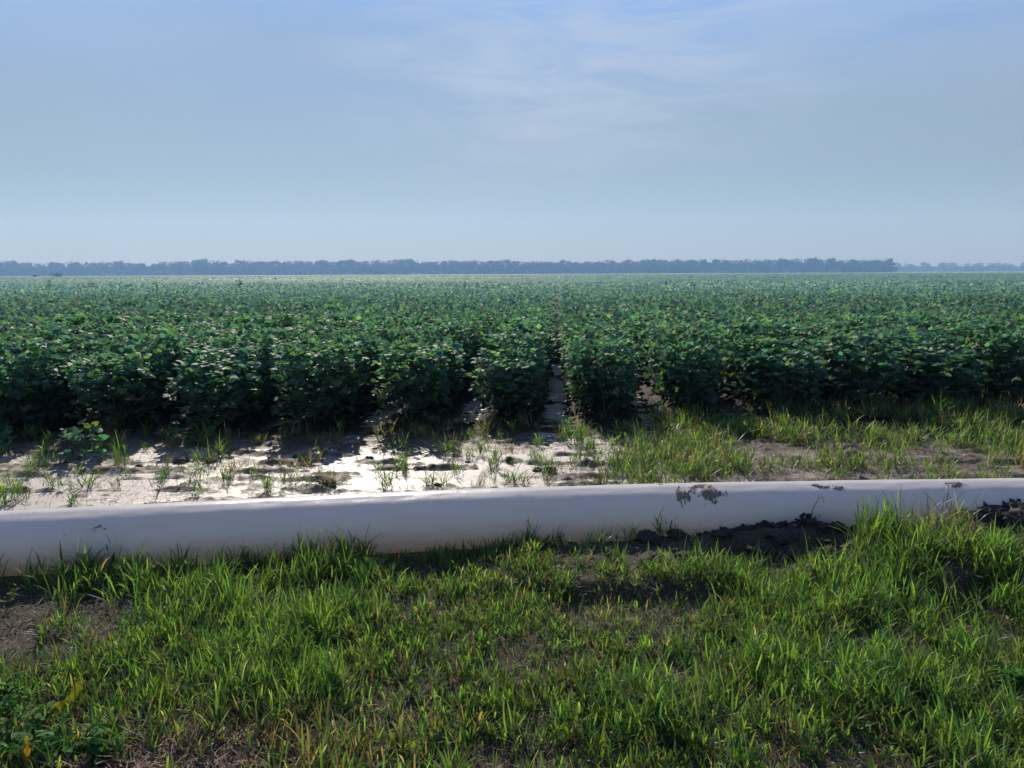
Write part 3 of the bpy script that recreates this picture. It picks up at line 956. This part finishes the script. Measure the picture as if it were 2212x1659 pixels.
def soy_cover(n, y0, y1, size, tmpl, tf, depth, half=.86):
    x, y = wedge(n, y0, y1, half)
    k = row_end_mask(x, y) & ~((np.abs(row_off(x, y) + .05) < .055 + .0010 * y) & (y > 13) & (y < 60) & (RNG.random(len(x)) < .85)); x, y = x[k], y[k]; n = len(x)
    sm = 1 - .75 * sstep(20, 90, y)
    z = canopy_h(x, y) - depth * RNG.random(n) ** 1.6
    col = SOYG[RNG.integers(0, 4, n)] * (1 + RNG.uniform(-.35, .35, (n, 1)) * (1 - .9 * sstep(18, 80, y))[:, None]) * (.85 + .3 * fbm(x * .15, y * .15, 151, 3))[:, None]
    far = sstep(8, 50, y)[:, None]  # distance haze painted into the leaves: paler and bluer farther back
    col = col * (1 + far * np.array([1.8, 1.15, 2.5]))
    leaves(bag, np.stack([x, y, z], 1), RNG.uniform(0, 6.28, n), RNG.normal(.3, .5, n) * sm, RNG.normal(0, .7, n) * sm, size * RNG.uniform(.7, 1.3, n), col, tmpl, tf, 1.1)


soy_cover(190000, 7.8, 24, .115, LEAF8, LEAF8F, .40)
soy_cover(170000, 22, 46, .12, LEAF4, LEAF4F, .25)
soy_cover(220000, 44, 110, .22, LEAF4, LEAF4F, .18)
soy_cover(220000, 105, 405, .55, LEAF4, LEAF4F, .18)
# dark leaf mass under the visible leaves
ys = np.concatenate([np.arange(14.6, 60, .25), np.geomspace(60, 402, 160)])
us = np.linspace(-1, 1, 421)
YY, UU = np.meshgrid(ys, us, indexing='ij')
XX = UU * (.9 * YY + 3)
keepc = row_end_mask(XX.ravel(), YY.ravel()).reshape(XX.shape)
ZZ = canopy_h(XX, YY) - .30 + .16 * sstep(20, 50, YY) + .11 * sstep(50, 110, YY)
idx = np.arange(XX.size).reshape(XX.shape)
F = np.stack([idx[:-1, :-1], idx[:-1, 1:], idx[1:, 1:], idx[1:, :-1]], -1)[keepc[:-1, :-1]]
ff = sstep(20, 120, YY).reshape(-1, 1)  # far part of the sheet coloured pale blue-green to stand in for haze
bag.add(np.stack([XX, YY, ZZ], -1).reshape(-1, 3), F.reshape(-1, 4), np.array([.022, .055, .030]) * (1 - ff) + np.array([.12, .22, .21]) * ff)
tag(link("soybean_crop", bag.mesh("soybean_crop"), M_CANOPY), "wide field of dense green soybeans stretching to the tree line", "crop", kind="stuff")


# ------------------------------------------------------------------ tall weeds over the crop and far shrubs
def tall_weed(px, py_base, hpx, label):
    x, y = ground_at(px, py_base, .72)
    h = hpx / FPX * y + .25
    st = Bag()
    tube(st, [(0, 0, 0), (.02, 0, h * .5), (.0, .01, h)], .012, .005, (.05, .07, .04))
    lf = Bag(); n = 40
    t = RNG.uniform(.35, 1, n); a = RNG.uniform(0, 6.28, n)
    leaves(lf, np.stack([.04 * np.cos(a), .04 * np.sin(a), h * t], 1), a, RNG.normal(.5, .4, n), RNG.normal(0, .5, n), RNG.uniform(.08, .16, n), np.array([.05, .10, .04]), widen=.6)
    r = thing("tall_weed", (x, y, .5), label, "weed")
    link("stem", st.mesh("stem"), M_STEM, r); link("foliage", lf.mesh("foliage"), M_SOY, r)


tall_weed(518, 640, 34, "thin tall weed sticking out of the crop, second nearest the middle on the left half")
tall_weed(338, 640, 32, "thin tall weed with a forked top sticking out of the crop in the left third")
tall_weed(108, 622, 15, "short faint weed sticking out of the crop near the left edge")
tall_weed(200, 620, 10, "small weed sticking out of the distant crop left of the forked weed")


def crown_mesh(w, h, n, size, seed, low=.05, name="crown"):
    b = Bag()
    ncl = 22
    cl = []
    for i in range(ncl):
        a = RNG.uniform(0, 6.28); rr = w * .5 * math.sqrt(RNG.random()) * .82
        zt = RNG.uniform(low + .1, .86)
        prof = np.interp(zt, [0, .3, .65, .9, 1], [.75, 1, .95, .6, .2])
        cl.append((rr * math.cos(a) * prof, rr * math.sin(a) * prof, h * zt, RNG.uniform(.14, .24) * w))
    cl = np.array(cl)
    ci = RNG.integers(0, ncl, n)
    d = RNG.normal(0, 1, (n, 3)); d /= np.linalg.norm(d, axis=1)[:, None]
    P = cl[ci, :3] + d * (cl[ci, 3] * RNG.random(n) ** .33)[:, None] * np.array([1, 1, .75])
    P[:, 2] = np.clip(P[:, 2], h * low, None)
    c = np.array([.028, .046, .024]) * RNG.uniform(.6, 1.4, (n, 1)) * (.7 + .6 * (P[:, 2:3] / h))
    leaves(b, P, RNG.uniform(0, 6.28, n), RNG.normal(0, .6, n), RNG.normal(0, .8, n), size * RNG.uniform(.6, 1.3, n), c, LEAF4, LEAF4F, 1.4)
    return b.mesh(name)


def trunk_mesh(h, r):
    b = Bag()
    tube(b, [(0, 0, -.3), (.1, 0, h * .3), (-.1, .1, h * .55), (0, 0, h * .8)], r, r * .25, (.06, .05, .04), 7)
    for i in range(5):
        a = RNG.uniform(0, 6.28); z = h * RNG.uniform(.3, .6)
        tube(b, [(0, 0, z), (h * .12 * math.cos(a), h * .12 * math.sin(a), z + h * .12), (h * .22 * math.cos(a), h * .22 * math.sin(a), z + h * .25)], r * .4, r * .1, (.06, .05, .04), 5)
    return b.mesh("trunk")


def tree(name, w, h, n, size):
    r = thing(name, (0, 0, 0), "", "tree")
    link("trunk", trunk_mesh(h, .35 * h / 18), M_STEM, r)
    link("crown", crown_mesh(w, h, n, size, 0), M_TREE, r)
    return r


for (px, py, h, w, lab) in [(132, 594, 2.6, 6.5, "small dark shrub at the far left edge of the crop field"), (88, 596, 1.2, 1.8, "tiny dark bush left of the small shrub at the far field edge")]:
    x, y = ground_at(px, 599, .6)
    y = 395; x = (px - CX) / FPX * 395
    s = thing("shrub", (x, y, .4), lab, "shrub")
    link("stem", trunk_mesh(h * .7, .08), M_STEM, s)
    link("foliage", crown_mesh(w, h, 260, .5, 1, 0, "foliage"), M_TREE, s)

TP = [tree("tree", w, h, 620, 1.7) for (w, h) in ((15, 19.5), (18, 20.5), (13, 21.5), (20, 19), (16, 22), (22, 20.5))]
TREE_D = 1080.0
tused = [False] * len(TP)


def put_tree(i, x, y, s, label, group):
    rz = random.uniform(0, 6.28)
    if not tused[i]:
        tused[i] = True; o = TP[i]; o.location = (x, y, 0); o.scale = s; o.rotation_euler = (0, 0, rz); o["label"] = label; o["group"] = group
    else:
        dup(TP[i], (x, y, 0), rz, s, label, group)


LT = "hazy blue tree merging into the long tree line on the horizon"
GT = "trees of the long tree line on the horizon"
x = -900.0
END1 = (1935 - CX) / FPX * TREE_D
while x < END1:
    s = random.uniform(.90, 1.03) * (1.0 + .16 * (float(fbm(x * .012, 1, 5, 2)) - .5)) * (1.06 if x < 0 else .98)
    if x > END1 - 14: s *= .8
    put_tree(random.randrange(6), x, TREE_D + random.uniform(-12, 12), (s * 1.15, s * 1.15, s * random.uniform(.93, 1.03)), LT, GT)
    x += random.uniform(5.0, 7.5)
LT2 = "small faint tree in the lower, farther tree line at the right"
GT2 = "trees of the farther tree line at the right"
x = 1500 * (1920 - CX) / FPX
while x < 1500:
    s = random.uniform(.78, 1.0) * (1 + .2 * (x - 750) / 700)
    put_tree(random.randrange(6), x, 1500 + random.uniform(-15, 15), (s * 1.15, s * 1.15, s), LT2, GT2)
    x += random.uniform(13, 18)
# the depth of the wood behind the front trees
b = Bag()
n = 60000
x = RNG.uniform(-950, END1 - 5, n); y = TREE_D + RNG.uniform(8, 60, n)
z = RNG.random(n) * (11.5 + 2.5 * (fbm(x * .05, y * .05, 171, 3)))
leaves(b, np.stack([x, y, z], 1), RNG.uniform(0, 6.28, n), RNG.normal(0, .6, n), RNG.normal(0, .8, n), 2.6 * RNG.uniform(.6, 1.3, n), np.array([.024, .040, .022]), LEAF4, LEAF4F, 1.4)
n = 20000
x = RNG.uniform(700, 1550, n); y = 1510 + RNG.uniform(8, 50, n)
z = RNG.random(n) * 10
leaves(b, np.stack([x, y, z], 1), RNG.uniform(0, 6.28, n), RNG.normal(0, .6, n), RNG.normal(0, .8, n), 3.2 * RNG.uniform(.6, 1.3, n), np.array([.024, .040, .022]), LEAF4, LEAF4F, 1.4)
tag(link("distant_wood", b.mesh("distant_wood"), M_TREE), "dense dark inside of the distant wood behind the front trees", "wood", kind="stuff")


# ------------------------------------------------------------------ broadleaf weeds and small finds on the verge
def broad_weed(x, y, n, h, label, group=None, col=(.06, .17, .03)):
    st = Bag(); lf = Bag()
    for i in range(n):
        a = RNG.uniform(0, 6.28); e = np.array([h * .8 * math.cos(a) * RNG.random(), h * .8 * math.sin(a) * RNG.random(), h * RNG.uniform(.5, 1)])
        tube(st, [(0, 0, -.01), tuple(e * .5 + np.array([0, 0, .01])), tuple(e)], .002, .001, (.05, .07, .03), 4)
        m = 9; t = RNG.uniform(.3, 1, m)
        P = e[None] * t[:, None]
        leaves(lf, P, RNG.uniform(0, 6.28, m), RNG.normal(.15, .3, m), RNG.normal(0, .35, m), RNG.uniform(.022, .040, m), np.array(col) * RNG.uniform(.7, 1.4, (m, 1)), widen=1.0)
    r = thing("broadleaf_weed", (x, y, float(terrain(x, y))), label, "weed", group)
    link("stem", st.mesh("stem"), M_STEM, r); link("foliage", lf.mesh("foliage"), M_WEED, r)


GW = "small broad leaved weeds in the bottom left corner"
for (px, py) in [(30, 1640), (70, 1610), (15, 1580), (60, 1655), (110, 1650), (160, 1645), (25, 1530), (95, 1575), (0, 1610), (210, 1655), (240, 1640), (-40, 1620), (130, 1625)]:
    x, y = ground_at(px, py)
    broad_weed(x, y, random.randint(4, 7), random.uniform(.06, .12), "small weed with oval green leaves in the bottom left corner", GW)
x, y = ground_at(2190, 1500)
broad_weed(x, y, 5, .10, "leafy weed at the right edge of the verge grass")
x, y = ground_at(15, 1330)
broad_weed(x, y, 3, .14, "pale leaved weed at the left edge on the bare soil", col=(.10, .14, .03))


def curled_leaf(px0, py0, px1, py1, w, z, col, label, name="yellow_leaf", cat="leaf"):
    x0, y0 = ground_at(px0, py0, z); x1, y1 = ground_at(px1, py1, z)
    n = 14; m = 5; b = Bag(); V = []
    dx, dy = x1 - x0, y1 - y0; L = math.hypot(dx, dy); sx, sy = -dy / L, dx / L
    for i in range(n + 1):
        t = i / n; ww = w * math.sin(math.pi * min(1, .08 + t * .92)) ** .6 * (.75 + .35 * math.sin(t * 17))
        for j in range(m):
            s = (j / (m - 1) - .5) * 2
            V.append((x0 + dx * t + sx * s * ww, y0 + dy * t + sy * s * ww, z + .012 * math.sin(t * 9) + .010 * s * s + .05 * t + s * .02))
    idx = np.arange(len(V)).reshape(n + 1, m)
    F = np.stack([idx[:-1, :-1], idx[1:, :-1], idx[1:, 1:], idx[:-1, 1:]], -1).reshape(-1, 4)
    b.add(np.array(V), F, np.array(col) * RNG.uniform(.6, 1.2, (len(V), 1)))
    tag(link(name, b.mesh(name, True), M_WEED), label, cat)


curled_leaf(110, 1556, 182, 1514, .011, .05, (.26, .24, .04), "curled yellow leaf resting on the weeds near the bottom left corner")
curled_leaf(54, 1655, 66, 1640, .012, .05, (.32, .18, .02), "small orange yellow leaf at the bottom edge near the left corner", "fallen_leaf")
curled_leaf(1516, 1192, 1548, 1158, .006, .04, (.35, .30, .06), "single yellow green leaf blade standing up in front of the soil heap", "leaf_blade")

b = Bag()
tube(b, [(0, 0, 0), (.01, 0, .06), (.04, 0, .12), (.055, -.01, .13), (.065, -.02, .10)], .003, .0015, (.12, .07, .045), 4)
tube(b, [(.04, 0, .12), (.03, -.01, .14), (.06, -.01, .145)], .0015, .001, (.12, .07, .045), 4)
x, y = ground_at(1752, 1118, .20)
tag(link("dead_stalk", b.mesh("dead_stalk"), M_STEM, loc=(x, y, .20)), "bent dead brown stalk on top of the soil heap against the pipe", "dead stalk")

# ------------------------------------------------------------------ haze
bpyprim = np.array([[-2500, -60, -1], [2500, -60, -1], [2500, 2400, -1], [-2500, 2400, -1], [-2500, -60, 160], [2500, -60, 160], [2500, 2400, 160], [-2500, 2400, 160]], float)
me = new_mesh("haze", bpyprim, [0, 3, 2, 1, 4, 5, 6, 7, 0, 1, 5, 4, 1, 2, 6, 5, 2, 3, 7, 6, 3, 0, 4, 7], [4] * 6)
m, nt, ns, ln = mat_new("haze")
out = N(ns, 'ShaderNodeOutputMaterial')
vs = N(ns, 'ShaderNodeVolumeScatter')
vs.inputs['Color'].default_value = (0.145, 0.27, 0.50, 1)
vs.inputs['Density'].default_value = 0.0011
vs.inputs['Anisotropy'].default_value = 0.25
ln.new(vs.outputs[0], out.inputs['Volume'])
tag(link("haze", me, m), kind="structure")

# ------------------------------------------------------------------ light
SUN_AZ = R(-13.0); SUN_EL = R(34)
sd = Vector((math.sin(SUN_AZ) * math.cos(SUN_EL), math.cos(SUN_AZ) * math.cos(SUN_EL), math.sin(SUN_EL)))
ld = bpy.data.lights.new("sun", 'SUN'); ld.energy = 4.8; ld.angle = R(0.5); ld.color = (1.0, 0.94, 0.86)
lo = bpy.data.objects.new("sun", ld); COL.objects.link(lo)
lo.rotation_euler = sd.to_track_quat('Z', 'Y').to_euler(); lo.location = (0, 0, 30)

w = bpy.data.worlds.new("World"); sc.world = w; w.use_nodes = True
nt = w.node_tree; ns = nt.nodes; ln = nt.links; ns.clear()
out = N(ns, 'ShaderNodeOutputWorld'); bg = N(ns, 'ShaderNodeBackground')
sky = N(ns, 'ShaderNodeTexSky', sky_type='NISHITA'); sky.sun_disc = False
sky.sun_elevation = SUN_EL; sky.sun_rotation = SUN_AZ
sky.air_density = 1.0; sky.dust_density = 0.4; sky.ozone_density = 2.0; sky.altitude = 50
tc = N(ns, 'ShaderNodeTexCoord')
mp = N(ns, 'ShaderNodeMapping'); mp.inputs['Scale'].default_value = (1.0, 1.0, 4.5); mp.inputs['Rotation'].default_value = (0.0, R(14), R(20))
ln.new(tc.outputs['Generated'], mp.inputs['Vector'])
nz = N(ns, 'ShaderNodeTexNoise'); nz.inputs['Scale'].default_value = 1.5; nz.inputs['Detail'].default_value = 7; nz.inputs['Roughness'].default_value = .55; nz.inputs['Distortion'].default_value = .4
ln.new(mp.outputs[0], nz.inputs['Vector'])
cr = ramp(ns, [(.40, (0, 0, 0)), (.66, (1, 1, 1))]); ln.new(nz.outputs['Fac'], cr.inputs['Fac'])
cm = N(ns, 'ShaderNodeMath', operation='MULTIPLY'); cm.inputs[1].default_value = .35; ln.new(cr.outputs['Color'], cm.inputs[0])
STR = .085
sp = N(ns, 'ShaderNodeSeparateXYZ'); ln.new(tc.outputs['Generated'], sp.inputs[0])
gr = ramp(ns, [(0.0, (.17, .20, .20)), (.08, (.21, .26, .29)), (.19, (.235, .305, .42)), (.26, (.235, .37, .66)), (.33, (.22, .42, .92)), (.45, (.14, .30, .66)), (.7, (.07, .16, .38)), (1.0, (.04, .10, .28))])
ln.new(sp.outputs['Z'], gr.inputs['Fac'])
gs = N(ns, 'ShaderNodeVectorMath', operation='SCALE'); gs.inputs['Scale'].default_value = 1 / STR; ln.new(gr.outputs['Color'], gs.inputs[0])
hz = N(ns, 'ShaderNodeMix', data_type='RGBA'); hz.inputs['Factor'].default_value = .88   # humid haze veils the clear sky
ln.new(sky.outputs[0], hz.inputs['A']); ln.new(gs.outputs[0], hz.inputs['B'])


def patch(az, el, rad_, src, amount):
    """soft patch of thin cloud around a direction of the sky, broken by a noise"""
    c = (math.sin(R(az)) * math.cos(R(el)), math.cos(R(az)) * math.cos(R(el)), math.sin(R(el)))
    d = N(ns, 'ShaderNodeVectorMath', operation='SUBTRACT'); ln.new(tc.outputs['Generated'], d.inputs[0]); d.inputs[1].default_value = c
    sc_ = N(ns, 'ShaderNodeVectorMath', operation='MULTIPLY'); ln.new(d.outputs[0], sc_.inputs[0]); sc_.inputs[1].default_value = (1, 1, 2.2)
    l = N(ns, 'ShaderNodeVectorMath', operation='LENGTH'); ln.new(sc_.outputs[0], l.inputs[0])
    mr = N(ns, 'ShaderNodeMapRange', interpolation_type='SMOOTHSTEP'); mr.inputs['From Min'].default_value = rad_; mr.inputs['From Max'].default_value = 0.0
    mr.inputs['To Max'].default_value = amount
    ln.new(l.outputs['Value'], mr.inputs['Value'])
    o = N(ns, 'ShaderNodeMath', operation='MULTIPLY'); ln.new(mr.outputs[0], o.inputs[0]); ln.new(src, o.inputs[1])
    return o.outputs[0]


mp2 = N(ns, 'ShaderNodeMapping'); mp2.inputs['Scale'].default_value = (2.2, 2.2, 12); mp2.inputs['Rotation'].default_value = (0.0, R(-12), 0)
ln.new(tc.outputs['Generated'], mp2.inputs['Vector'])
nz2 = N(ns, 'ShaderNodeTexNoise'); nz2.inputs['Scale'].default_value = 2.6; nz2.inputs['Detail'].default_value = 9; nz2.inputs['Roughness'].default_value = .62; nz2.inputs['Distortion'].default_value = .9
ln.new(mp2.outputs[0], nz2.inputs['Vector'])
wisp = N(ns, 'ShaderNodeMapRange'); wisp.inputs['From Min'].default_value = .36; wisp.inputs['From Max'].default_value = .66
ln.new(nz2.outputs['Fac'], wisp.inputs['Value'])
soft = N(ns, 'ShaderNodeMapRange'); soft.inputs['From Min'].default_value = .2; soft.inputs['From Max'].default_value = .6
ln.new(nz.outputs['Fac'], soft.inputs['Value'])
lowf = N(ns, 'ShaderNodeMapRange', interpolation_type='SMOOTHSTEP'); lowf.inputs['From Min'].default_value = .06; lowf.inputs['From Max'].default_value = .30
ln.new(sp.outputs['Z'], lowf.inputs['Value'])
cm2 = N(ns, 'ShaderNodeMath', operation='MULTIPLY'); ln.new(cm.outputs[0], cm2.inputs[0]); ln.new(lowf.outputs[0], cm2.inputs[1])
m0 = N(ns, 'ShaderNodeMix', data_type='RGBA'); ln.new(patch(-13, 15, .34, soft.outputs[0], .8), m0.inputs['Factor'])
ln.new(hz.outputs['Result'], m0.inputs['A']); m0.inputs['B'].default_value = (.21 / STR, .31 / STR, .50 / STR, 1)
m1 = N(ns, 'ShaderNodeMix', data_type='RGBA'); ln.new(patch(3, 14.5, .42, wisp.outputs[0], .8), m1.inputs['Factor'])
ln.new(m0.outputs['Result'], m1.inputs['A']); m1.inputs['B'].default_value = (.47 / STR, .54 / STR, .68 / STR, 1)
m2 = N(ns, 'ShaderNodeMix', data_type='RGBA'); ln.new(patch(14, 18, .45, wisp.outputs[0], .6), m2.inputs['Factor'])
ln.new(m1.outputs['Result'], m2.inputs['A']); m2.inputs['B'].default_value = (.42 / STR, .51 / STR, .68 / STR, 1)
mx = N(ns, 'ShaderNodeMix', data_type='RGBA'); ln.new(cm2.outputs[0], mx.inputs['Factor'])
ln.new(m2.outputs['Result'], mx.inputs['A']); mx.inputs['B'].default_value = (.42 / STR, .50 / STR, .66 / STR, 1)
ln.new(mx.outputs['Result'], bg.inputs['Color']); bg.inputs['Strength'].default_value = STR
ln.new(bg.outputs[0], out.inputs['Surface'])

# ------------------------------------------------------------------ render
sc.view_settings.view_transform = 'Standard'; sc.view_settings.look = 'None'
sc.view_settings.exposure = 0; sc.view_settings.gamma = 1
cy = sc.cycles
cy.max_bounces = 6; cy.diffuse_bounces = 3; cy.glossy_bounces = 2; cy.transmission_bounces = 4; cy.transparent_max_bounces = 4; cy.volume_bounces = 1
cy.use_denoising = True
cy.sample_clamp_indirect = 4
cy.use_light_tree = False
